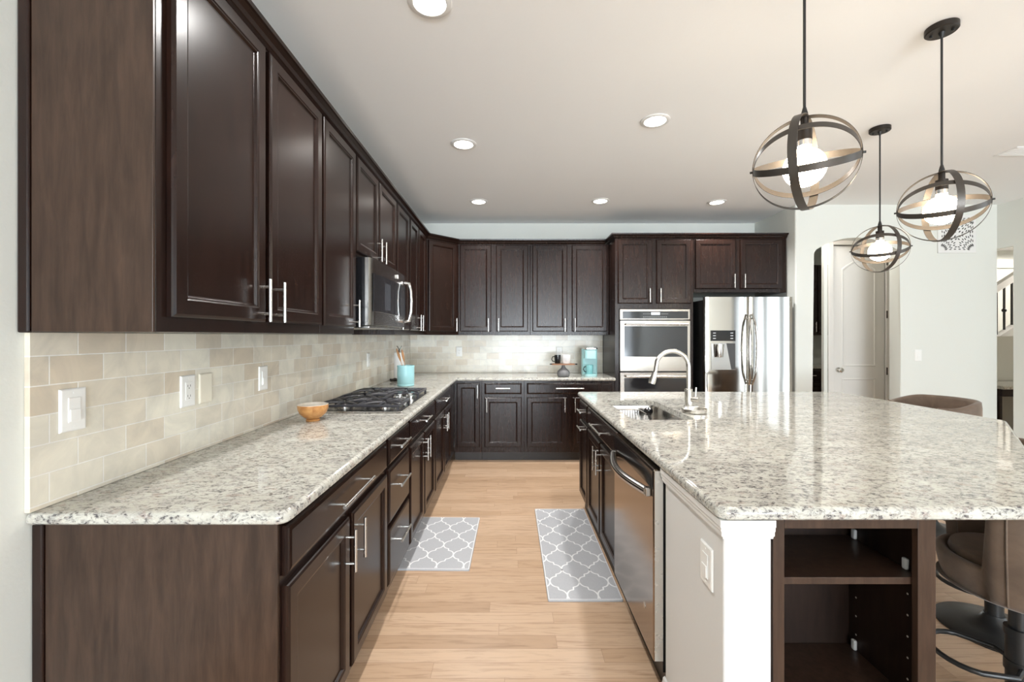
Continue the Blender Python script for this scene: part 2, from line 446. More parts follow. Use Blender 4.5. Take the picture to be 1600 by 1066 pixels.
def cabinet(name, label, loc, rz, w, depth, z0, z1, fronts, group, kick=False, kick_y=.075, hollow=False, body=None, cat='cabinet'):
    """local frame: x along the width, y into the cabinet, the face frame at y = 0"""
    t = thing(name, label, cat, (loc[0], loc[1], 0), rz, group)
    g = .0006
    b = MB()
    if body: body(b)
    elif hollow:
        b.box(g, .02, .001, depth, z0, z1); b.box(w-.02, w-g, .001, depth, z0, z1); b.box(.02, w-.02, .02, depth, z0, z0+.02)
        b.box(.02, w-.02, depth-.012, depth, z0+.02, z1)
        b.box(.02, .045, 0, .02, z0, z1); b.box(w-.045, w-.02, 0, .02, z0, z1); b.box(.045, w-.045, 0, .02, z1-.03, z1)
        b.box(.045, w-.045, 0, .02, .70, .74); b.box(.045, w-.045, 0, .02, z0, z0+.03)
    else: b.box(g, w-g, 0, depth, z0, z1, bev=.0015, seg=1)
    b.build('body', M['wood'], t)
    if kick: MB().box(g, w-g, kick_y, kick_y+.018, 0, z0-.001).build('toe_kick', M['kick'], t)
    for f in fronts:
        kind, x0, x1, a, c = f[:5]
        mb = MB(); mb.front(x0, x1, a, c, frame=.055 if kind == 'door' else 0)
        d = mb.build('door' if kind == 'door' else 'drawer', M['wood'], t)
        for hd in f[5:]: handle_mesh(d, *hd)
    return t

GU, GB = 'dark upper cabinets', 'dark base cabinets'
UB, UT = 1.375, 2.42            # uppers, bottom and top of their boxes
def V(x, z, ln=.15): return (x, z, ln, True)
def Hh(x, z, ln=.15): return (x, z, ln, False)
FX, UX, FY, UY = -.600, -.895, 4.715, 5.010      # frame planes: left base, left upper, back base, back upper
dz0, dz1 = UB+.04, UT-.012
uz = 1.49
def uppers_left():
    d = WX
    dep = UX-WX-.002
    a = cabinet('upper_cabinet', 'tall dark double-door upper cabinet nearest the camera, its side panel showing', (UX, 1.10), PI/2, .952, dep, UB, UT,
        [('door', .035, .470, dz0, dz1, V(.435, uz)), ('door', .497, .940, dz0, dz1, V(.533, uz))], GU)
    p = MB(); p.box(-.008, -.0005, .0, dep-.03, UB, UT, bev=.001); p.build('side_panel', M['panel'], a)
    s = MB(); s.box(-.014, -.0005, dep-.028, dep, UB-.002, UT, bev=.004); s.build('scribe_moulding', M['wood'], a)
    cabinet('upper_cabinet', 'tall narrow single-door dark upper cabinet just before the microwave', (UX, 2.053), PI/2, .452, dep, UB, UT,
        [('door', .013, .435, dz0, dz1, V(.395, uz))], GU)
    cabinet('upper_cabinet', 'short dark double-door upper cabinet over the microwave', (UX, 2.506), PI/2, .892, dep, 1.835, UT,
        [('door', .008, .412, 1.857, dz1, V(.375, 1.93)), ('door', .438, .872, 1.857, dz1, V(.475, 1.93))], GU)
    cabinet('upper_cabinet', 'tall single-door dark upper cabinet just past the microwave', (UX, 3.399), PI/2, .440, dep, UB, UT,
        [('door', .020, .418, dz0, dz1, V(.055, uz))], GU)
    cabinet('upper_cabinet', 'tall dark double-door upper cabinet beside the angled corner cabinet', (UX, 3.840), PI/2, .863, dep, UB, UT,
        [('door', .022, .350, dz0, dz1, V(.318, uz)), ('door', .385, .740, dz0, dz1, V(.420, uz))], GU)
    A = Vector((UX, 4.704)); ww = .4305
    def body(b):
        inv = Matrix.Rotation(-PI/4, 2)
        pts = [(UX, 4.7045), (-.5905, 5.009), (-.5905, BY-.002), (WX+.002, BY-.002), (WX+.002, 4.7045)]
        b.prism([tuple(inv @ (Vector(p)-A)) for p in pts], UB, UT)
    cabinet('corner_cabinet', 'dark angled single-door upper cabinet across the back left corner', A, PI/4, ww, .4, UB, UT,
        [('door', .02, .40, dz0, dz1, V(.372, uz))], GU, body=body)
uppers_left()
depb = BY-UY-.002
cabinet('upper_cabinet', 'left dark double-door upper cabinet on the back wall, nearest the corner', (-.5895, UY), 0, .828, depb, UB, UT,
    [('door', .022, .380, dz0, dz1, V(.350, uz)), ('door', .437, .802, dz0, dz1, V(.466, uz))], GU)
cabinet('upper_cabinet', 'right dark double-door upper cabinet on the back wall, beside the oven tower', (.2395, UY), 0, .902, depb, UB, UT,
    [('door', .025, .425, dz0, dz1, V(.395, uz)), ('door', .478, .885, dz0, dz1, V(.508, uz))], GU)

BT = .879                         # top of base boxes
bz = .105
def bases():
    dep = FX-WX-.002
    cz = .60
    a = cabinet('base_cabinet', 'wide dark base cabinet nearest the camera, one long drawer over two doors', (FX, 1.133), PI/2, .955, dep, bz, BT,
        [('drawer', .012, .940, .733, .864, Hh(.475, .793, .32)), ('door', .012, .455, .135, .707, V(.418, cz)), ('door', .485, .940, .135, .707, V(.522, cz))], GB, True)
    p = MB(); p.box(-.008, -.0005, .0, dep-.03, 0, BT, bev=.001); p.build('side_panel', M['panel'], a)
    s = MB(); s.box(-.014, -.0005, dep-.028, dep, 0, BT, bev=.004); s.build('scribe_moulding', M['wood'], a)
    cabinet('base_cabinet', 'dark three-drawer base cabinet on the left run before the cooktop', (FX, 2.089), PI/2, .462, dep, bz, BT,
        [('drawer', .016, .442, .733, .864, Hh(.228, .80, .2)), ('drawer', .016, .442, .447, .715, Hh(.228, .60, .2)), ('drawer', .016, .442, .150, .428, Hh(.228, .318, .2))], GB, True)
    cabinet('base_cabinet', 'dark base cabinet under the cooktop, one drawer over two doors', (FX, 2.552), PI/2, .858, dep, bz, BT,
        [('drawer', .014, .842, .733, .864, Hh(.43, .80, .2)), ('door', .014, .415, .135, .707, V(.383, cz)), ('door', .442, .842, .135, .707, V(.475, cz))], GB, True)
    cabinet('base_cabinet', 'dark base cabinet past the cooktop at the inner corner, drawer over two doors', (FX, 3.411), PI/2, 1.30, dep, bz, BT,
        [('drawer', .018, .930, .733, .864, Hh(.47, .80, .2)), ('door', .018, .46, .135, .707, V(.43, cz)), ('door', .488, .930, .135, .707, V(.52, cz))], GB, True)
    dp = BY-FY-.002
    k = .075
    cabinet('base_cabinet', 'dark full-height single-door base cabinet in the inner corner of the back run', (-.598, FY), 0, .298, dp, bz, BT,
        [('door', .028, .278, .163, .855, V(.255, .765))], GB, True, k)
    cabinet('base_cabinet', 'dark back wall base cabinet with short drawer over one door', (-.2995, FY), 0, .459, dp, bz, BT,
        [('drawer', .030, .432, .735, .855, Hh(.23, .80)), ('door', .030, .432, .163, .700, V(.055, .62))], GB, True, k)
    cabinet('base_cabinet', 'wide dark back wall base cabinet beside the oven tower, long drawer over two doors', (.160, FY), 0, .980, dp, bz, BT,
        [('drawer', .028, .950, .735, .855, Hh(.49, .80, .3)), ('door', .028, .460, .163, .700, V(.435, .62)), ('door', .520, .950, .163, .700, V(.545, .62))], GB, True, k)
bases()

# oven tower and cabinet over the refrigerator
TW = .846
def tower(b):
    d = BY-FY-.002
    b.box(.0006, .03, 0, d, 0, UT); b.box(TW-.03, TW-.0006, 0, d, 0, UT)
    b.box(.03, TW-.03, 0, d, 1.660, UT); b.box(.03, TW-.03, 0, d, .09, .33); b.box(.03, TW-.03, d-.012, d, .33, 1.66)
    b.box(.03, .044, 0, .02, .33, 1.66); b.box(TW-.044, TW-.03, 0, .02, .33, 1.66)
cabinet('oven_tower_cabinet', 'tall dark cabinet tower holding the double oven, two doors on top', (1.144, FY), 0, TW, .62, 0, UT,
    [('door', .028, .398, 1.714, dz1, V(.365, 1.80)), ('door', .445, .820, 1.714, dz1, V(.480, 1.80)), ('drawer', .03, TW-.03, .11, .32, Hh(TW/2, .22))], 'tall dark cabinets', body=tower)
cabinet('fridge_cabinet', 'short dark double-door cabinet above the refrigerator', (1.992, FY), 0, 1.008, BY-FY-.002, 1.835, UT,
    [('door', .018, .452, 1.872, dz1, V(.425, 1.955)), ('door', .505, .955, 1.872, dz1, V(.535, 1.955))], 'tall dark cabinets')

# crown mouldings (swept along the cabinet tops)
def sweep(path, prof):
    """path in XY, outward is to the right of travel; prof = (outward, z)"""
    n = len(path); dirs = [(Vector(path[i+1])-Vector(path[i])).normalized() for i in range(n-1)]
    lps = []
    for i, p in enumerate(path):
        a = dirs[max(i-1, 0)]; b = dirs[min(i, n-2)]
        na, nb = Vector((a.y, -a.x)), Vector((b.y, -b.x)); m = na+nb; k = m.length_squared
        o = m*(2/k)
        lps.append([(p[0]+o.x*u, p[1]+o.y*u, z) for u, z in prof])
    mb = MB(); mb.loops(lps); return mb
crown = [(-.02, UT+.001), (.004, UT+.001), (.010, UT+.010), (.014, UT+.012), (.020, UT+.026), (.034, UT+.036), (.042, UT+.038), (.044, UT+.052), (-.02, UT+.052)]
single('crown_moulding', sweep([(WX+.003, 1.092), (UX, 1.092), (UX, 4.704), (-.59, UY), (1.098, UY)], crown), M['wood'], (0, 0, 0),
       'dark crown moulding topping the left and back wall upper cabinets', 'moulding', 'crown mouldings')
single('crown_moulding', sweep([(1.144, BY-.003), (1.144, FY), (3.0, FY)], crown), M['wood'], (0, 0, 0),
       'dark crown moulding topping the oven tower and refrigerator cabinet', 'moulding', 'crown mouldings')

# ------------------------------------------------------------------ worktops
def worktop(outer, hole=None, z0=.881, z1=.914):
    mb = MB(); bm = mb.bm
    prof = [(.007, z0), (.001, z0+.005), (0, z0+.010), (0, z1-.013), (.0025, z1-.006), (.007, z1-.002), (.013, z1)]
    vs = mb.loops([[(x, y, z) for x, y in offset_poly(outer, i)] for i, z in prof], True, False, False, True)
    def ring_edges(v): return [bm.edges.get((v[i], v[(i+1) % len(v)])) or bm.edges.new((v[i], v[(i+1) % len(v)])) for i in range(len(v))]
    ht = hb = None
    if hole:
        ht = [mb._v((x, y, z1)) for x, y in hole]; hb = [mb._v((x, y, z0)) for x, y in hole]
        for i in range(len(hole)):
            j = (i+1) % len(hole); mb._f([ht[i], ht[j], hb[j], hb[i]])
    for ring, h in ((vs[-1], ht), (vs[0], hb)):
        es = ring_edges(ring) + (ring_edges(h) if h else [])
        r = bmesh.ops.triangle_fill(bm, use_beauty=True, use_dissolve=False, edges=es)
    bm.normal_update()
    for f in bm.faces:
        if abs(f.normal.z) > .999: f.smooth = False
    return mb
out = [(WX+.001, 1.108)] + round_corner((WX, 1.108), (-.567, 1.108), (-.567, 4.68), .035) + [(-.567, 4.68), (1.143, 4.68), (1.143, BY-.001), (WX+.001, BY-.001)]
single('granite_worktop', worktop(out), M['granite'], (0, 0, 0), 'speckled pale granite worktop running along the left and back walls', 'worktop', 'granite worktops')
isl = [(.548, 1.137), (1.47, 1.137), (2.65, 2.317), (2.65, 3.52), (.548, 3.52)]
o2 = []
for i, p in enumerate(isl): o2 += round_corner(isl[i-1], p, isl[(i+1) % 5], .03 if i in (0, 4) else .06, 5)
def rrect(x0, x1, y0, y1, r, n=5):
    P = [(x0, y0), (x1, y0), (x1, y1), (x0, y1)]; out = []
    for i, p in enumerate(P): out += round_corner(P[i-1], p, P[(i+1) % 4], r, n)
    return out
SX0, SX1, SY0, SY1 = .665, 1.005, 2.335, 3.035
single('island_worktop', worktop(o2, rrect(SX0, SX1, SY0, SY1, .05)), M['granite'], (0, 0, 0), 'large speckled granite island worktop with clipped corner and sink cutout', 'worktop', 'granite worktops')

# backsplash tiles
mb = MB(); mb.box(WX+.0005, WX+.0145, 1.104, BY-.001, .9145, UB-.001, bev=.001, seg=1)
single('tile_backsplash', mb, M['tile_left'], (0, 0, 0), 'beige stone tile backsplash along the left wall', 'backsplash', 'tile backsplashes')
mb = MB(); mb.box(WX+.015, 1.142, BY-.0145, BY-.0005, .9145, UB-.001, bev=.001, seg=1)
single('tile_backsplash', mb, M['tile_back'], (0, 0, 0), 'beige stone tile backsplash along the back wall', 'backsplash', 'tile backsplashes')

# ------------------------------------------------------------------ switches and outlets (local: front towards -y)
def wall_plate(kind, loc, rz, label, mat=None, w=.073, h=.118):
    nm = {'switch': 'light_switch', 'outlet': 'power_outlet', 'blank': 'blank_wall_plate'}[kind]
    t = thing(nm, label, {'switch': 'light switch', 'outlet': 'outlet', 'blank': 'wall plate'}[kind], loc, rz, 'wall plates')
    m = mat or M['plate']
    def rr(i, y): return [(-w/2+i, y, -h/2+i), (w/2-i, y, -h/2+i), (w/2-i, y, h/2-i), (-w/2+i, y, h/2-i)]
    b = MB(); b.loops([rr(0, -.0005), rr(0, -.004), rr(.003, -.0065), rr(.006, -.007)]); b.build('plate', m, t)
    if kind == 'switch':
        b = MB(); b.box(-.017, .017, -.0095, -.0071, -.034, .034, bev=.001); b.box(-.0145, .0145, -.0125, -.0095, -.031, .002, bev=.001); b.build('rocker', m, t)
    if kind == 'outlet':
        b = MB(); b.box(-.017, .017, -.0088, -.0071, -.034, .034, bev=.001); b.build('socket_face', m, t)
        for s in (-1, 1):
            b = MB()
            for q in (-1, 1): b.box(q*.0065-.001, q*.0065+.001, -.0092, -.0089, s*.019-.003, s*.019+.005)
            b.cyl((0, -.0092, s*.019-.008), (0, -.0089, s*.019-.008), .0022, 10)
            b.build('socket_holes', M['slot'], t)
    for s in (-1, 1): MB().cyl((0, -.008, s*.047), (0, -.0068, s*.047), .003, 10).build('screw', m, t)
    return t
LW = WX+.0148
wall_plate('switch', (LW, 1.21, 1.16), PI/2, 'white rocker switch nearest the camera on the left backsplash')
wall_plate('outlet', (LW, 1.642, 1.157), PI/2, 'white outlet beside the bone blank plate on the left backsplash')
wall_plate('blank', (LW, 1.738, 1.157), PI/2, 'bone coloured blank plate beside an outlet on the left backsplash', M['bone'])
wall_plate('switch', (LW, 2.145, 1.157), PI/2, 'white switch on the left backsplash just before the amber bowl')
wall_plate('outlet', (LW, 3.75, 1.157), PI/2, 'white outlet on the left backsplash beyond the cooktop')
wall_plate('outlet', (-.615, BY-.0148, 1.172), 0, 'white outlet alone on the left part of the back wall backsplash')
wall_plate('outlet', (.611, BY-.0148, 1.172), 0, 'white outlet on the back backsplash just above the mugs')
wall_plate('switch', (4.297, AY-.0003, 1.16), 0, 'white switch on the pale wall right of the arch')

# ------------------------------------------------------------------ microwave
mw = thing('microwave', 'stainless over-the-range microwave under the short left upper cabinet', 'microwave', (-.835, 2.53, 0), PI/2)
W_ = .855; z0, z1 = 1.425, 1.825
MB().box(.004, W_-.004, .005, -.835-WX-.017, z0, z1, bev=.003).build('casing', M['black_gloss'], mw)
def bowfront(b, x0, x1, y, za, zb, bulge, t, n=12, edge=.03):
    """door slab whose front bows out towards -y and whose ends are rounded"""
    pts = []
    for i in range(n+1):
        u = i/n; x = x0+(x1-x0)*u; e = min(u, 1-u)*(x1-x0)
        r = 0 if e >= edge else edge*.5*(1-math.sqrt(max(0, 1-(1-e/edge)**2)))
        pts.append((x, y-t-bulge*(1-(2*u-1)**2)+r))
    P = pts+[(x1, y), (x0, y)]
    b.loops([[(x, yy, za) for x, yy in P], [(x, yy, zb) for x, yy in P]], True, True, True, False)
b = MB(); bowfront(b, 0, W_, .004, z0+.004, z1-.002, .012, .035, 24); d = b.build('door', M['steel'], mw)
for p in d.data.polygons: p.use_smooth = abs(p.normal.z) < .5
d.data.set_sharp_from_angle(angle=R(30))
b = MB(); bowfront(b, .03, .83, -.031-.0025, z0+.085, z1-.09, .0125, .003, 24, .001); b.build('window', M['oven_glass'], d)
b = MB(); bowfront(b, .12, .58, -.0375, z0+.105, z1-.125, .0095, .0015, 12, .001); b.build('window_screen', plain('microwave_screen', (.05, .055, .065), .2), d)
b = MB(); b.tube([(.765, -.045+.004, z0+.05), (.765, -.075, z0+.055), (.765, -.088, z0+.12), (.765, -.092, z0+.2), (.765, -.088, z0+.28), (.765, -.075, z0+.335), (.765, -.041, z0+.34)], .013, 12); b.build('handle', M['chrome'], d)
b = MB(); b.cyl((.53, -.052, z1-.045), (.53, -.0445, z1-.045), .014, 24); b.build('emblem', M['plate'], d)
b = MB(); b.box(.06, W_-.06, -.0, .33, z0-.014, z0-.0005, bev=.002); b.build('vent_plate', M['steel'], mw)

# ------------------------------------------------------------------ wall ovens
ov = thing('double_wall_oven', 'stainless double wall oven built into the dark tower cabinet', 'oven', (1.19, FY, 0))
OW = .755
MB().box(.02, OW-.02, .02, .50, .345, 1.645).build('casing', M['black'], ov)
b = MB(); b.box(0, OW, -.028, -.0005, 1.540, 1.652, bev=.002); cp = b.build('control_panel', M['oven_steel'], ov)
b = MB(); b.box(.03, OW-.02, -.031, -.0281, 1.552, 1.630, bev=.001); b.build('display_glass', M['oven_glass'], cp)
b = MB(); b.box(.335, .43, -.0325, -.0311, 1.590, 1.620); b.build('display', M['display'], cp)
b = MB()
for i in range(12): b.box(.25+.022*i, .262+.022*i, -.0322, -.0312, 1.566, 1.571)
for i in range(5): b.box(.25+.016*i, .258+.016*i, -.0322, -.0312, 1.60, 1.604); b.box(.445+.016*i, .453+.016*i, -.0322, -.0312, 1.60, 1.604)
b.build('button_marks', plain('grey_marks', (.4, .4, .4), .5), cp)
for (a, c) in ((.985, 1.530), (.36, .972)):
    b = MB(); b.box(0, OW, -.035, -.0005, a, c, bev=.003); d = b.build('oven_door', M['oven_steel'], ov)
    b = MB(); b.box(.045, OW-.03, -.0375, -.0351, a+.155, c-.06, bev=.001); wn = b.build('window', M['oven_glass'], d)
    b = MB(); zc = c-.040
    b.cyl((.055, -.075, zc), (OW-.04, -.075, zc), .0125, 14)
    for x in (.075, OW-.06): b.cyl((x, -.034, zc), (x, -.075, zc), .008, 10)
    b.build('handle', M['nickel'], d)

# ------------------------------------------------------------------ refrigerator
fr = thing('refrigerator', 'stainless side-by-side refrigerator with black ice and water dispenser', 'refrigerator', (2.045, 4.53, 0))
MB().box(.004, .905, .075, .745, .02, 1.745, bev=.004).build('cabinet', M['black'], fr)
def fridge_door(x0, x1, nm):
    b = MB(); bowfront(b, x0, x1, .07, .07, 1.772, .003, .062, 24, .012); d = b.build(nm, M['fridge'], fr)
    for p in d.data.polygons: p.use_smooth = abs(p.normal.z) < .5
    d.data.set_sharp_from_angle(angle=R(40)); return d
ld = fridge_door(0, .452, 'door'); rd = fridge_door(.458, .908, 'door')
def fr_handle(d, x, s):
    pts = []
    for i in range(17):
        u = i/16; a = math.sin(PI*u)
        pts.append((x+s*(.012+.026*a), -.020-.042*min(1, a*2.2), .86+u*.73))
    b = MB(); b.tube(pts, .0135, 12, flat=.8)
    for i in (1, 15): b.cyl((pts[i][0], .012, pts[i][2]), pts[i], .009, 10)
    b.build('handle', M['steel'], d)
fr_handle(ld, .452, -1); fr_handle(rd, .458, 1)
b = MB(); b.box(.055, .305, -.0075, .01, 1.312, 1.422, bev=.002); dp = b.build('dispenser_panel', M['black_gloss'], ld)
b = MB()
for q in (.085, .265):
    for k in range(3): b.box(q-.014, q+.014, -.0085, -.0076, 1.335+.028*k, 1.343+.028*k)
b.build('button_marks', plain('light_marks', (.6, .6, .62), .4), dp)
b = MB(); b.box(.055, .305, -.006, .01, 1.012, 1.292, bev=.002); rc = b.build('dispenser_recess', plain('recess_grey', (.40, .39, .37), .3, .7), ld)
b = MB(); 
b.loops([[(.21, -.0075, 1.288), (.302, -.0075, 1.288), (.302, -.0075, 1.015), (.262, -.0075, 1.015)], [(.21, -.0062, 1.288), (.302, -.0062, 1.288), (.302, -.0062, 1.015), (.262, -.0062, 1.015)]])
b.build('dark_side', M['slot'], rc)
b = MB(); b.lathe([(.045, 1.145), (.048, 1.16), (.055, 1.28)], (.125, -.012, 0), 20); b.build('ice_chute', M['chrome'], rc)
b = MB(); b.box(.0, .908, .04, .07, .02, .065); b.build('kick_grille', M['black'], fr)

# ------------------------------------------------------------------ island
IX = .572
G2 = 'island cabinets'
# facing -X: local x runs towards the camera
cabinet('base_cabinet', 'narrow dark island cabinet at the far end, small drawer over pull-out door', (IX, 3.460), -PI/2, .358, .592, bz, BT,
    [('drawer', .015, .345, .733, .864, Hh(.19, .80)), ('door', .015, .345, .135, .707, Hh(.19, .672))], G2, True, .028)
cabinet('sink_cabinet', 'dark island sink cabinet with a false drawer over two doors', (IX, 3.101), -PI/2, .868, .592, bz, BT,
    [('drawer', .012, .850, .733, .864, Hh(.426, .793, .31)), ('door', .012, .415, .135, .707, V(.380, .60)), ('door', .442, .850, .135, .707, V(.477, .60))], G2, True, .028, hollow=True)
dw = thing('dishwasher', 'dark stainless dishwasher in the island beside the white wall end', 'dishwasher', (IX, 2.222, 0), -PI/2)
MB().box(.003, .600, .0, .57, .11, .872).build('casing', M['black'], dw)
b = MB(); b.box(.004, .608, -.038, -.0005, .155, .868, bev=.006, seg=3); dd = b.build('door', M['dwsteel'], dw)
b = MB(); b.box(.008, .604, -.0405, -.0381, .795, .862, bev=.001); b.build('control_strip', M['black_gloss'], dd)
b = MB(); b.box(.6085, .6115, -.034, -.003, .16, .864); b.build('door_edge', M['nickel'], dd)
pts = [(.04+.53*i/16, -.050-.047*math.sin(PI*i/16), .775) for i in range(17)]
b = MB(); b.tube(pts, .016, 12); b.box(.028, .056, -.06, -.0385, .758, .792, bev=.004); b.box(.556, .584, -.06, -.0385, .758, .792, bev=.004); b.build('handle', M['steel'], dd)
b = MB(); b.cyl((.50, -.0395, .30), (.50, -.0382, .30), .012, 24); b.build('emblem', M['steel'], dd)
MB().box(.003, .608, .028, .04, 0, .108).build('toe_kick', M['kick'], dw)
# white knee wall (end post, wall behind the shelf unit and back wall of the island)
kw = thing('island_knee_wall', 'white painted end wall of the island beside the dishwasher', 'knee wall', (.572, 1.16, 0))
b = MB(); b.box(0, .128, 0, .44, 0, BT, bev=.008, seg=3); b.box(.129, .70, .30, .40, 0, BT); b.build('wall_body', M['knee'], kw)
bx('wall_island', M['knee'], 1.172, 1.272, 1.561, 3.46, 0, BT)
tp = [(.0005, .826), (.005, .826), (.007, .832), (.012, .836), (.012, .846), (.015, .850), (.015, .858), (.018, .862), (.018, .8795), (.0005, .8795)]
pth = [(.128, 0), (0, 0), (0, .4395)]
def sweep2(path, prof):
    path = path[::-1]
    n = len(path); dirs = [(Vector(path[i+1])-Vector(path[i])).normalized() for i in range(n-1)]
    lps = []
    for i, p in enumerate(path):
        a = dirs[max(i-1, 0)]; c = dirs[min(i, n-2)]
        na, nb = Vector((a.y, -a.x)), Vector((c.y, -c.x)); m = na+nb; o = m*(2/m.length_squared)
        lps.append([(p[0]+o.x*u, p[1]+o.y*u, z) for u, z in prof])
    mm = MB(); mm.loops(lps); return mm
sweep2(pth, tp).build('cap_moulding', M['white'], kw)
sweep2(pth, [(.0005, 0), (.014, 0), (.014, .085), (.010, .098), (.008, .11), (.0005, .115)]).build('skirting', M['white'], kw)
wall_plate('switch', (.5718, 1.255, .705), -PI/2, 'white switch plate on the white island end wall')
# open shelf unit facing the camera
sh = thing('shelf_unit', 'dark open shelf unit in the end of the island', 'shelf unit', (.703, 1.16, 0))
SW, SD = .434, .285
b = MB(); b.box(.0, .018, .019, SD, .1, BT); b.box(SW-.018, SW, .019, SD, .1, BT); b.box(.018, SW-.018, .019, SD, BT-.018, BT); b.box(.018, SW-.018, SD-.01, SD, .1, BT-.018); b.box(.018, SW-.018, .019, SD-.01, .1, .12)
b.build('carcass', M['dark_in'], sh)
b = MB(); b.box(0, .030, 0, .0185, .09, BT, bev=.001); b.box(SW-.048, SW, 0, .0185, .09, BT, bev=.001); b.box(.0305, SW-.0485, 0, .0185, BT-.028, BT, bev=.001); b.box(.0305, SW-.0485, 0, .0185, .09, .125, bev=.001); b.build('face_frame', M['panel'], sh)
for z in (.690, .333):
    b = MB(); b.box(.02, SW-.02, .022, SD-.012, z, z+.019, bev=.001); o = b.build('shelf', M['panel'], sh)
clip = plain('clear_clip', (.6, .6, .6), .2)
for (x, y, z) in ((SW-.024, .063, .7095), (SW-.024, .245, .7095), (SW-.024, .245, .3525)):
    b = MB(); b.box(x-.006, x+.005, y-.008, y+.008, z, z+.032, bev=.004); b.build('shelf_clip', clip, sh)
b = MB()
for k in range(9):
    for y in (.063, .245): b.cyl((SW-.0185, y, .16+.06*k), (SW-.0178, y, .16+.06*k), .003, 8)
b.build('pin_holes', plain('pin_hole', (.5, .48, .45), .5), sh)
MB().box(.0, SW, .06, .075, 0, .088).build('toe_kick', M['kick'], sh)

# sink, grid, brush, faucet, soap dish
sk = thing('kitchen_sink', 'undermount stainless sink set in the island worktop', 'sink', (SX0, SY0, .88))
def rr2(i, z): return [(x-SX0, y-SY0, z) for x, y in rrect(SX0+i, SX1-i, SY0+i, SY1-i, .05)]
b = MB(); b.loops([rr2(-.012, -.0005), rr2(-.001, -.0005), rr2(.0, -.004), rr2(.006, -.17), rr2(.02, -.195), rr2(.05, -.20)], True, False, True, True)
b.build('basin', M['steel'], sk, 50)
b = MB(); b.lathe([(.042, -.199), (.044, -.1965), (.030, -.1965), (.026, -.1985)], (.17, .35, 0), 24); b.build('drain', M['chrome'], sk)
b = MB()
for k in range(12):
    x = .030+.0175*k
    b.tube([(x, .06, -.150), (x, .600, -.150), (x, .640, -.135), (x, .660, -.028)], .0026, 6)
for y in (.06, .35, .60): b.tube([(.027, y, -.154), (.226, y, -.154)], .0026, 6)
b.tube([(.022, .52, -.024), (.024, .60, -.024), (.035, .652, -.022), (.06, .662, -.022), (.196, .662, -.022), (.221, .652, -.022), (.230, .60, -.024), (.232, .52, -.024)], .0042, 8)
for x in (.024, .231): b.tube([(x, .52, -.024), (x, .52, -.150)], .003, 6)
for x in (.05, .21):
    for y in (.09, .58): b.tube([(x, y, -.154), (x, y, -.1985)], .004, 6)
single('sink_rack', b, M['chrome'], (SX0, SY0, .88), 'steel wire dish rack standing inside the sink', 'rack')
b = MB(); b.tube([(.012, -.07, 0), (.006, -.03, .08), (0, 0, .150)], [.009, .008, .008], 12)
b.tube([(0, .0, .140), (-.002, .004, .152), (-.004, .008, .166), (-.004, .010, .182), (-.003, .012, .192)], [.010, .026, .030, .028, .012], 18)
single('scrub_brush', b, M['black_gloss'], (.940, 2.925, .690), 'black scrub brush standing in the far corner of the sink', 'brush')
fc = thing('faucet', 'brushed nickel gooseneck faucet behind the island sink', 'faucet', (1.128, 2.74, .9145))
b = MB(); b.lathe([(.030, 0), (.030, .006), (.0235, .012), (.0235, .115), (.0215, .118)], (0, 0, 0), 24); b.build('base', M['faucet'], fc)
pts = [(0, 0, .115), (0, 0, .20), (0, 0, .252)]
for k in range(1, 15): a = PI*k/16; pts.append((-.103+.103*math.cos(a), 0, .252+.103*math.sin(a)))
pts.append((-.207, 0, .235)); pts.append((-.214, 0, .213))
b = MB(); b.tube(pts, .0135, 14); b.build('spout', M['faucet'], fc)
b = MB(); b.tube([(-.212, 0, .222), (-.219, 0, .196), (-.228, 0, .168), (-.233, 0, .150)], [.015, .019, .022, .020], 16); b.build('spray_head', M['faucet'], fc)
b = MB(); b.tube([(.012, -.012, .055), (.045, -.045, .055)], .017, 16); b.tube([(.030, -.030, .06), (.034, -.030, .13)], .005, 10); b.build('lever', M['faucet'], fc)
b = MB(); b.lathe([(.064, 0), (.070, .004), (.072, .024), (.070, .026), (.067, .024), (.064, .008), (.001, .008)], (0, 0, 0), 32)
single('soap_dish', b, M['faucet'], (1.085, 2.555, .9145), 'round steel dish on the granite beside the faucet base', 'dish')

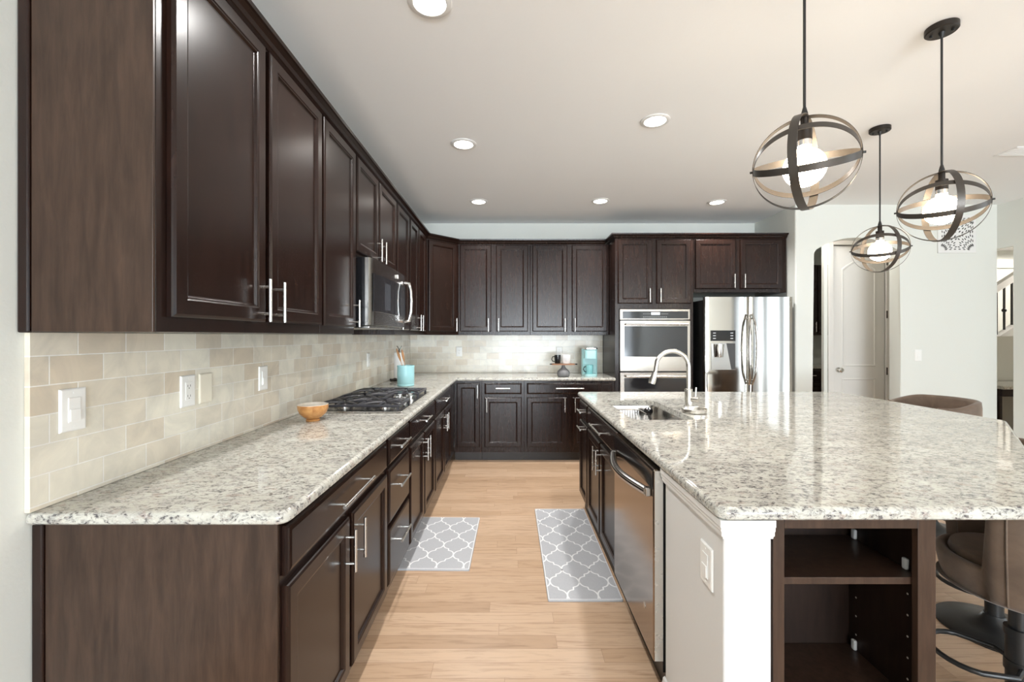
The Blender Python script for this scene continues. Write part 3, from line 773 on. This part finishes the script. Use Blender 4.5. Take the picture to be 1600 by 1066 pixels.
# ------------------------------------------------------------------ gas cooktop (local x along the wall, y towards the wall)
ck = thing('gas_cooktop', 'stainless gas cooktop with black iron grates on the left worktop', 'cooktop', (-.628, 2.535, .9145), PI/2)
CW, CD = .885, .525
b = MB(); b.box(0, CW, 0, CD, 0, .012, bev=.004); b.build('tray', M['steel'], ck)
burners = [(.16, .14, .04), (.16, .39, .035), (.44, .36, .055), (.725, .14, .035), (.725, .39, .04)]
for (x, y, r) in burners:
    b = MB(); b.lathe([(r*1.25, .0121), (r*1.25, .016), (r, .017), (r, .024)], (x, y, 0), 24); bu = b.build('burner', M['steel'], ck)
    b = MB(); b.lathe([(r*.85, .0241), (r*.9, .028), (r*.8, .033), (.001, .034)], (x, y, 0), 24); b.build('burner_cap', M['iron'], bu)
def grate(x0, x1, y0, y1, centers):
    b = MB(); z = .041; r = .0082
    for p, q in (((x0, y0), (x1, y0)), ((x1, y0), (x1, y1)), ((x1, y1), (x0, y1)), ((x0, y1), (x0, y0))):
        mx, my = (p[0]+q[0])/2, (p[1]+q[1])/2
        b.tube([(p[0], p[1], z-.004), (mx, my, z), (q[0], q[1], z-.004)], r, 6, smooth=False)
    for (cx, cy) in centers:
        for k in range(8):
            a = PI*k/4+PI/8*0; dx, dy = math.cos(a), math.sin(a)
            tx = min(((x1 if dx > 0 else x0)-cx)/dx if abs(dx) > 1e-3 else 9, ((y1 if dy > 0 else y0)-cy)/dy if abs(dy) > 1e-3 else 9, .17)
            e = (cx+dx*tx, cy+dy*tx)
            b.tube([(cx+dx*.022, cy+dy*.022, z+.002), (cx+dx*tx*.6, cy+dy*tx*.6, z+.006), (e[0], e[1], z-.002)], r*.9, 6, smooth=False)
    for x in (x0+.004, x1-.004):
        for y in (y0+.004, y1-.004): b.tube([(x, y, .0122), (x, y, z)], r, 6, smooth=False)
    if len(centers) > 1: b.tube([(x0, (y0+y1)/2, z), (x1, (y0+y1)/2, z)], r, 6, smooth=False)
    b.build('grate', M['iron'], ck)
grate(.02, .300, .025, .505, [(.16, .14), (.16, .39)])
grate(.308, .572, .20, .505, [(.44, .36)])
grate(.580, .865, .025, .505, [(.725, .14), (.725, .39)])
for (x, y) in ((.35, .07), (.44, .045), (.53, .07), (.385, .135), (.495, .135)):
    b = MB(); b.lathe([(.022, .0122), (.022, .018), (.017, .02), (.016, .040), (.013, .043)], (x, y, 0), 20); b.box(x-.003, x+.003, y-.015, y+.015, .0405, .047, bev=.001); b.build('knob', M['chrome'], ck)

# ------------------------------------------------------------------ things on the worktops
bw = MB(); bw.lathe([(.034, 0), (.036, .008), (.028, .012), (.045, .020), (.066, .040), (.076, .065), (.077, .086)], (0, 0, 0), 40, cap=False); bw.mi = 1
bw.lathe([(.077, .086), (.0745, .0875), (.072, .066), (.060, .042), (.040, .026), (.001, .022)], (0, 0, 0), 40, cap=False); bw.mi = 0
bw.lathe([(.034, 0), (.001, .001)], (0, 0, 0), 40, cap=False); bmesh.ops.remove_doubles(bw.bm, verts=bw.bm.verts[:], dist=1e-6)
single('serving_bowl', bw, [M['bowl'], mottled('pale_bowl_lining', (.62, .55, .45), (.78, .74, .68), 20, .3)], (-1.045, 2.315, .9147), 'amber brown footed bowl on the left worktop before the cooktop', 'bowl')
cr = thing('utensil_crock', 'teal ceramic utensil crock on the worktop behind the cooktop', 'crock', (-.936, 3.93, .9147))
b = MB(); b.lathe([(.070, 0), (.075, .004), (.075, .014), (.0735, .017), (.075, .020), (.0765, .10), (.076, .165), (.0775, .178), (.077, .184), (.071, .184), (.068, .15), (.068, .02), (.001, .018)], (0, 0, 0), 40); b.build('pot', M['teal'], cr)
def spoon(loc, dx, dy, ln, wid, label, rz=0):
    b = MB(); n = 16; pts = []; rad = []
    for i in range(n+1):
        u = i/n; pts.append((dx*u, dy*u, ln*u)); 
        rad.append(.0055 if u < .62 else .0055+wid*math.sin(PI*min(1, (u-.62)/.38*.93))*1.0)
    b.tube(pts, rad, 12, flat=.35); return single('wooden_spoon', b, M['spoon'], loc, label, 'spoon', 'spoons in the crock', rz)
spoon((-.915, 3.925, .936), -.095, -.03, .315, .022, 'wooden spoon leaning furthest left in the teal crock')
spoon((-.915, 3.945, .936), -.058, -.01, .305, .021, 'wooden spoon in the teal crock standing in front of the paper roll')
pt = thing('paper_towel_holder', 'white paper towel roll on dark stand in the back left corner', 'paper towel holder', (-1.115, 4.40, .9147))
b = MB(); b.lathe([(.088, 0), (.088, .008), (.078, .014), (.001, .015)], (0, 0, 0), 32); b.tube([(0, 0, .014), (0, 0, .318)], .006, 10)
b.tube([(0, -.078, .016), (-.02, -.10, .024), (-.03, -.135, .018), (-.05, -.15, .022)], .012, 8); b.build('stand', M['bronze'], pt)
b = MB(); b.lathe([(.018, .017), (.052, .017), (.052, .283), (.018, .283)], (0, 0, 0), 32); b.build('paper_roll', M['paper'], pt)
b = MB(); b.tube([(-.0, 0, .315), (-.012, 0, .328), (-.018, 0, .342), (-.026, 0, .346)], .005, 8); b.tube([(0, 0, .315), (.012, 0, .328), (.018, 0, .342), (.026, 0, .346)], .005, 8); b.build('finial', M['chrome'], pt)

st = thing('serving_stand', 'wooden board on a grey bottle-shaped pedestal on the back worktop', 'stand', (.600, 4.84, .9147))
b = MB(); b.lathe([(.055, 0), (.068, .010), (.073, .032), (.066, .058), (.045, .080), (.024, .098), (.018, .115), (.020, .128)], (0, 0, 0), 32); b.build('pedestal', M['grey_ceramic'], st)
b = MB(); P = [(-.128, -.05), (-.06, -.066), (.05, -.062), (.118, -.05), (.128, .0), (.10, .055), (0, .07), (-.10, .055), (-.132, .01)]
b.prism(P, .1285, .143); b.build('board', M['board'], st)
b = MB(); b.cyl((-.150, -.01, .137), (-.131, -.005, .137), .007, 10); b.cyl((.127, -.02, .137), (.150, -.025, .137), .008, 10); b.build('board_grip', M['bronze'], st)
def mug(loc, rz, mat, label, r=.036, h=.095, hm=None):
    t = thing('mug', label, 'mug', loc, rz, 'mugs')
    b = MB(); b.lathe([(r*.82, 0), (r*.88, .004), (r, h*.55), (r, h), (r-.004, h), (r-.005, h*.5), (r*.75, .008), (.001, .007)], (0, 0, 0), 28); b.build('cup', mat, t)
    b = MB(); b.tube([(-r*.96, 0, h*.80), (-r-.020, 0, h*.78), (-r-.030, 0, h*.5), (-r-.018, 0, h*.26), (-r*.90, 0, h*.22)], .005, 8); b.build('handle', hm or mat, t); return t
mug((.535, 4.83, 1.0583), 0, M['black_gloss'], 'black mug standing on the wooden board of the pedestal')
wm = mug((.632, 4.855, 1.0583), -PI/2, M['mug_white'], 'white mug with faint grey lettering beside the black mug', .052, .095)
b = MB()
for k, (w, z) in enumerate(((.055, .070), (.065, .056), (.06, .042), (.04, .030))):
    a0 = w/2/.052
    pts = [(.0522*math.cos(a), .0522*math.sin(a), z) for a in [-a0+2*a0*i/10 for i in range(11)]]
    b.tube(pts, .0016, 6)
b.build('lettering', M['grey_print'], wm)

cm = thing('coffee_maker', 'teal single-cup coffee maker on the back worktop near the oven tower', 'coffee maker', (.925, 4.97, .9147))
b = MB()
b.prism(rrect(-.085, .085, .02, .14, .02, 4), 0, .300)
b.build('tower', M['teal2'], cm)
b = MB(); b.prism(rrect(-.078, .062, -.10, .019, .03, 5), .195, .290); b.build('brew_head', M['teal2'], cm)
b = MB(); b.prism(rrect(-.078, .062, -.11, .019, .035, 5), 0, .022); b.build('drip_base', M['teal2'], cm)
b = MB(); b.prism(rrect(-.082, .066, -.098, .13, .03, 5), .3005, .314); b.build('lid', M['nickel'], cm)
b = MB(); b.box(.035, .062, -.08, -.03, .3145, .324, bev=.003); b.build('lid_latch', M['black_gloss'], cm)
mug((.905, 4.915, .9375), 0, plain('teal_mug_glaze', (.24, .56, .58), .25), 'teal mug with dark handle on the coffee maker drip base', .040, .10, M['black_gloss'])

# ------------------------------------------------------------------ pendant lamps
def make_pendant():
    t = thing('pendant_lamp', '', 'pendant lamp', (0, 0, CEIL))
    dz = -(CEIL-1.943)
    b = MB(); b.lathe([(.058, -.0005), (.058, -.022), (.054, -.026), (.001, -.026)], (0, 0, 0), 32); cn = b.build('canopy', M['bronze'], t)
    for s in (-1, 1): b = MB(); b.lathe([(.006, -.0262), (.006, -.034), (.001, -.036)], (s*.035, 0, 0), 12); b.build('screw', M['black'], cn)
    b = MB(); b.tube([(0, 0, -.026), (0, 0, dz+.158)], .0045, 10); b.tube([(0, 0, -.026), (0, 0, -.05)], [.012, .005], 12)
    b.tube([(0, 0, dz+.185), (0, 0, dz+.165), (0, 0, dz+.150)], [.005, .010, .011], 12); b.build('cord', M['cord'], t)
    b = MB(); b.tube([(0, 0, dz+.150), (0, 0, dz+.108)], .012, 14); b.tube([(0, 0, dz+.118), (0, 0, dz+.074)], [.022, .022], 20); sk = b.build('socket', M['bronze'], t)
    b = MB(); b.tube([(0, 0, dz+.0735), (0, 0, dz+.055)], .0215, 20); b.build('socket_collar', M['chrome'], sk)
    R_ = .063; prof = [(.020, dz+.054), (.021, dz+.045)]
    for k in range(2, 17):
        a = PI*k/16; prof.append((max(.001, R_*math.sin(a)), dz-.016+R_*math.cos(a)))
    b = MB(); b.lathe(prof, (0, 0, 0), 32); b.build('bulb', M['bulb'], t)
    def ring(r, w, rot, nm='ring'):
        b = MB(); n = 96; th = .0016
        prof = [(r, -w/2), (r, w/2), (r-th, w/2), (r-th, -w/2)]
        lps = [[(p*math.cos(2*PI*k/n), p*math.sin(2*PI*k/n), z) for p, z in prof] for k in range(n)]
        lps.append(lps[0]); b.loops(lps, True, False, False, True); bmesh.ops.remove_doubles(b.bm, verts=b.bm.verts[:], dist=1e-6)
        o = b.build(nm, M['band'], t); o.location = (0, 0, dz); o.rotation_euler = rot; return o
    ring(.152, .024, (R(90), 0, 0))
    ring(.1500, .022, (R(24), 0, 0))
    ring(.1482, .022, (R(-29), 0, 0))
    a = ring(.1545, .026, (0, R(90), R(14)), 'cross_ring')
    b = MB()
    for s in (-1, 1): b.cyl((s*.146, 0, dz), (s*.160, 0, dz), .004, 10)
    b.build('pivot', M['black'], t)
    return t
PD = [((.985, 1.453), R(-12), 'nearest and largest-looking pendant lamp with banded orb, over the island front'),
      ((1.93, 1.943), R(22), 'rightmost pendant lamp with banded orb, in front of the perforated vent'),
      ((2.46, 2.89), R(38), 'smallest-looking farthest pendant lamp with banded orb, in front of the hall door')]
pp = make_pendant()
for i, ((x, y), tw, lb) in enumerate(PD):
    o = pp if i == 0 else copy_tree(pp)
    o.location = (x, y, CEIL-.0005); o.rotation_euler = (0, 0, -math.atan2(x, y)); o['label'] = lb; o['group'] = 'orb pendant lamps'
    for ch in o.children:
        if ch.name.startswith('cross_ring'): ch.rotation_euler = (0, R(90), tw)

# recessed ceiling lights
LAMPS = [((-.33, 1.80), 'recessed ceiling light cut by the top edge of the photo'), ((-.33, 3.13), 'recessed ceiling light midway over the aisle, left of the brightest one'),
         ((.934, 2.79), 'recessed ceiling light nearest the hanging orb lamps, over the sink side'), ((-.316, 4.47), 'back row recessed ceiling light on the left, near the corner cabinet'),
         ((.93, 4.45), 'back row recessed ceiling light in the middle, before the oven tower'), ((2.14, 4.49), 'back row recessed ceiling light on the right, before the refrigerator')]
first = None
for i, ((x, y), lb) in enumerate(LAMPS):
    if first is None:
        t = thing('ceiling_light', lb, 'ceiling light')
        b = MB(); b.lathe([(.092, -.0005), (.092, -.004), (.086, -.008), (.068, -.008), (.066, -.004), (.066, -.0005)], (0, 0, 0), 40, cap=False); b.build('trim_ring', M['white'], t)
        b = MB(); b.lathe([(.0655, -.003), (.05, -.0055), (.001, -.006)], (0, 0, 0), 32); b.build('lens', M['lens'], t)
        d = bpy.data.lights.new('downlight', 'SPOT'); d.energy = 56; d.spot_size = R(140); d.spot_blend = .7; d.shadow_soft_size = .06; d.color = (1, .985, .96)
        lo = bpy.data.objects.new('downlight', d); C.objects.link(lo); lo.parent = t; lo.location = (0, 0, -.02)
        first = t; o = t
    else: o = copy_tree(first)
    o.location = (x, y, CEIL); o['label'] = lb; o['group'] = 'recessed ceiling lights'

# unseen lamps added to brighten the hall and the stair hall
for nm, loc, e in (('hall_ceiling_fill', (3.40, 4.97, CEIL), 16), ('stair_ceiling_fill', (7.7, 5.7, CEIL), 110)):
    t = copy_tree(first); t.name = nm; t['label'] = 'added out-of-view fill light in the ' + ('hall behind the arch' if 'hall_c' in nm else 'stair hall beyond the right wall'); t['group'] = 'recessed ceiling lights'
    t.location = loc
    for ch in t.children:
        if ch.type == 'LIGHT': ch.data = ch.data.copy(); ch.data.energy = e; ch.data.spot_size = R(178); ch.data.spot_blend = .1; ch.data.color = (1, .93, .85)

# ------------------------------------------------------------------ floor mats with ogee lattice
def kitchen_mat(x0, x1, y0, y1, phx, phy, label, rz=0):
    mb = MB(); w, l, t = x1-x0, y1-y0, .010
    P = rrect(0, w, 0, l, .008, 3)
    mb.loops([[(x, y, 0) for x, y in P], [(x, y, t-.003) for x, y in P], [(x, y, t) for x, y in offset_poly(P, .003)]])
    mb.mi = 1
    # raised thin edge line and lattice lines
    e0, e1 = offset_poly(P, .0035), offset_poly(P, .0075)
    n = len(P); a = [mb._v((x, y, t+.0003)) for x, y in e0]; c = [mb._v((x, y, t+.0003)) for x, y in e1]
    for i in range(n): mb._f([a[i], a[(i+1) % n], c[(i+1) % n], c[i]])
    U, Vv = .16, .256
    unit = [(0, 0), (.02, .10), (.07, .20), (.15, .29), (.26, .355), (.38, .39), (.47, .405), (.49, .44), (.50, .50)]
    unit += [(1-u, 1-v) for u, v in unit[-2::-1]]
    hw = .0041; zi = 0
    for i in range(-2, int(w/U)+3):
        for j in range(-2, int(l/Vv)+3):
            for (ox, oy) in ((0, 0), (.5, .5)):
                for sx in (-1, 1):
                    pts = [Vector(((i+ox)*U+phx+sx*u*U/2, (j+oy)*Vv+phy+v*Vv/2)) for u, v in unit]
                    for p, q in zip(pts, pts[1:]):
                        if not all(.004 < k.x < w-.004 and .004 < k.y < l-.004 for k in (p, q)): continue
                        zi = (zi+1) % 9; zz = t+.0004+zi*.00004; d = (q-p).normalized(); nn = Vector((-d.y, d.x))*hw; p2, q2 = p-d*.0015, q+d*.0015
                        mb._f([mb._v((k.x, k.y, zz)) for k in (p2-nn, q2-nn, q2+nn, p2+nn)])
    o = single('kitchen_mat', mb, [M['mat'], M['matline']], (x0, y0, .0005), label, 'mat', 'grey lattice kitchen mats', rz); return o
kitchen_mat(-.665, -.232, 2.53, 3.255, .075, .04, 'short grey lattice mat on the floor by the left base cabinets', R(-1))
kitchen_mat(.198, .585, 2.232, 3.41, .105, .037, 'long grey lattice mat on the floor in front of the island sink')

# ------------------------------------------------------------------ bar stools
def make_stool():
    t = thing('bar_stool', '', 'bar stool')
    b = MB(); n = 120
    def rim(a):
        u = abs(a)/PI
        if u < .30: return .872
        if u < .66: k = (u-.30)/.36; k = k*k*(3-2*k); return .872-.042*k
        k = min(1, max(0, (u-.70)/.03)); return .83-.235*k
    def lp(f): return [f(-PI+2*PI*k/n) for k in range(n)]
    def at(r, a, z): return (r*math.sin(a), r*math.cos(a), z)          # a = 0 is the back (+y)
    def ro(a, z): return (.205+.040*min(1, (z-.49)/.22)**.6 if z > .49 else .205)-.020*min(1, max(0, (abs(a)/PI-.695)/.018))
    L_ = [lp(lambda a: at(.06, a, .487)), lp(lambda a: at(.195, a, .488)), lp(lambda a: at(.205, a, .495))]
    for f in (.06, .15, .3, .5, .7, .88): L_.append(lp(lambda a, f=f: at(ro(a, .49+(rim(a)-.49)*f), a, .49+(rim(a)-.49)*f)))
    L_.append(lp(lambda a: at(ro(a, rim(a))-.004, a, rim(a)-.006))); L_.append(lp(lambda a: at(ro(a, rim(a))-.014, a, rim(a))))
    L_.append(lp(lambda a: at(ro(a, rim(a))-.030, a, rim(a)-.004))); L_.append(lp(lambda a: at(ro(a, rim(a))-.040, a, rim(a)-.02)))
    L_.append(lp(lambda a: at(ro(a, rim(a))-.050, a, .575))); L_.append(lp(lambda a: at(.1, a, .573)))
    b.loops(L_, True, True, True, True); sh = b.build('shell', M['suede'], t, 60)
    b = MB(); b.lathe([(.10, .577), (.158, .579), (.164, .592), (.158, .612), (.12, .620), (.001, .622)], (0, -.01, 0), 36); b.build('seat_cushion', M['suede'], t, 60)
    for s in (-1, 1):
        b = MB(); a = s*PI*.64; pts = []
        for k in range(10):
            z = .50+(rim(a)-.50)*k/9; r = ro(a, z)+.001; pts.append(at(r, a, z))
        b.tube(pts, .003, 6); b.build('seam_piping', M['suede'], sh)
    b = MB(); b.tube([(0, 0, .035), (0, 0, .34)], .032, 24); b.tube([(0, 0, .34), (0, 0, .60)], .024, 20); b.tube([(0, 0, .33), (0, 0, .355)], .036, 24); b.build('pole', M['black'], t)
    b = MB(); b.lathe([(.205, .0), (.205, .006), (.20, .010), (.12, .022), (.07, .038), (.045, .058), (.036, .075)], (0, 0, 0), 48); b.build('base', M['black'], t, 50)
    b = MB(); z = .225
    pts = [(-.028, 0, z), (-.085, -.03, z)]
    for k in range(13):
        a = PI+PI*k/12; pts.append((.115*math.cos(a), -.125+.115*math.sin(a)*.9, z))
    pts += [(.085, -.03, z), (.028, 0, z)]
    b.tube(pts, .009, 10); b.tube([(0, 0, z-.018), (0, 0, z+.018)], .036, 20); b.build('footrest', M['black'], t)
    return t
ST = [((2.955, 3.05), R(-90), 'brown suede bar stool on the far right side of the island, only its rim showing'),
      ((2.25, 2.02), R(-86), 'brown bar stool behind the nearest one, its round black base fully visible'),
      ((1.76, 1.505), R(-120), 'nearest brown bar stool tucked at the right edge beside the shelf unit')]
ps = make_stool()
for i, ((x, y), rz, lb) in enumerate(ST):
    o = ps if i == 0 else copy_tree(ps)
    o.location = (x, y, .0005); o['label'] = lb; o['group'] = 'bar stools around the island'
    o.rotation_euler = (0, 0, rz)
    if i == 0: seat_up = [c for c in o.children if c.name.startswith(('shell', 'seat_cushion'))]
for c in seat_up: c.location.z = .058

# ------------------------------------------------------------------ right side: wall vent, ceiling register, hall things, stairs
vt = thing('wall_vent', 'white square wall vent with radiating dark slots, behind the right pendant', 'vent', (4.70, AY-.0005, 2.435))
b = MB(); b.box(-.20, .20, -.012, 0, -.20, .20, bev=.003); b.build('plate', M['white'], vt)
b = MB()
for q in range(4):
    rot = Matrix.Rotation(q*PI/2, 4, 'Y')
    for cx, cz, n, r0 in ((.17, .17, 11, .05),):
        for k in range(n):
            a = PI+(PI/2)*(k+.5)/n
            for m in range(4):
                rr = r0+.048*m+.012*(k % 2); x, z = cx+rr*math.cos(a), cz+rr*math.sin(a)
                if abs(x) > .19 or abs(z) > .19 or x < .01 or z < .0: continue
                Lh, wd = .014, .0042+.0006*m
                d = Vector((math.cos(a), 0, math.sin(a))); nn = Vector((-d.z, 0, d.x)); c = Vector((x, -.0125, z))
                ps_ = [rot @ (c+d*Lh*math.cos(t_)+nn*wd*math.sin(t_)) for t_ in [2*PI*j/8 for j in range(8)]]
                b.loops([[tuple(v) for v in ps_], [tuple(v+Vector((0, .0004, 0))) for v in ps_]])
b.build('slots', plain('vent_shadow', (.03, .028, .025), .8), vt)
b = MB(); b.box(-.16, .16, -.08, .08, -.006, -.0005, bev=.002)
for k in range(6): b.box(-.14, .14, -.065+.024*k, -.057+.024*k, -.008, -.0055)
single('ceiling_vent', b, M['ceil'], (3.86, 3.25, CEIL), 'pale ceiling vent near the right edge of the photo', 'vent')

bp = thing('butler_cabinet', 'dark upper cabinet seen through the arch at its left edge', 'cabinet', (4.20, 6.6, 0))
b = MB(); b.box(0, .92, 0, .44, 1.375, 2.44, bev=.001); b.build('body', M['wood'], bp)
for (x0, x1, hx) in ((.02, .45, .42), (.475, .90, .505)):
    b = MB(); b.front(x0, x1, 1.40, 2.42); d = b.build('door', M['wood'], bp); handle_mesh(d, hx, 1.50, .15, True)
bl = thing('butler_cabinet', 'dark base cabinet with pale worktop seen through the arch', 'cabinet', (4.20, 6.45, 0))
b = MB(); b.box(0, .92, 0, .59, .1, .88); b.build('body', M['wood'], bl)
b = MB(); b.box(-.01, .93, -.02, .59, .881, .914, bev=.004); b.build('worktop', M['granite'], bl)
for (x0, x1, hx) in ((.02, .45, .42), (.475, .90, .505)):
    b = MB(); b.front(x0, x1, .70, .86, frame=0); d = b.build('drawer', M['wood'], bl); handle_mesh(d, (x0+x1)/2, .78, .15, False)
    b = MB(); b.front(x0, x1, .13, .67); d = b.build('door', M['wood'], bl); handle_mesh(d, hx, .58, .15, True)
MB().box(0, .92, .06, .075, 0, .099).build('toe_kick', M['kick'], bl)

dk = thing('hall_desk', 'small built-in desk with pale stone top glimpsed in the stair hall', 'desk', (5.70, 5.02, 0))
b = MB(); b.box(0, .9, 0, .55, .745, .785, bev=.006); b.build('desk_top', M['granite'], dk)
b = MB(); b.box(.02, .88, .03, .5, .66, .744); b.build('apron', M['wood'], dk)
for x in (0, .87): MB().box(x, x+.03, .04, .5, 0, .659).build('side_panel', M['wood'], dk)
bx('wall_desk_back', M['wall'], 5.68, 7.2, 5.58, 5.68, 0, 1.36)
rl = thing('stair_railing', 'white stair rail with dark iron balusters glimpsed at the right edge', 'railing', (6.2, 6.0, 0))
sl = .64
def rail(b, zc, h, y0, y1): b.loops([[(0, y0, zc-h), (0, y1, zc-h), (0, y1, zc+h), (0, y0, zc+h)], [(1.5, y0, zc-h+1.5*sl), (1.5, y1, zc-h+1.5*sl), (1.5, y1, zc+h+1.5*sl), (1.5, y0, zc+h+1.5*sl)]])
b = MB(); rail(b, 1.70, .05, -.04, .04); b.build('handrail', M['white'], rl)
b = MB(); rail(b, .98, .06, -.05, .05); b.build('stringer', M['white'], rl)
for k in range(12):
    x = .09+.106*k
    b = MB(); b.box(x-.009, x+.009, -.009, .009, 1.042+x*sl+.01, 1.648+x*sl); 
    if k % 2: b.lathe([(.01, -.03), (.026, -.01), (.026, .01), (.01, .03)], (x, 0, 1.32+x*sl), 10)
    b.build('baluster', M['black'], rl)
mb = MB(); mb.prism([(0, 0)]*0 or [(6.2, 5.96), (7.7, 5.96), (7.7, 6.04), (6.2, 6.04)], 0, .9); structure('wall_stair_low', mb, M['wall'])
bx('trim_2', M['white'], 5.62, 8.7, 7.0, 7.045, 2.46, 2.60)
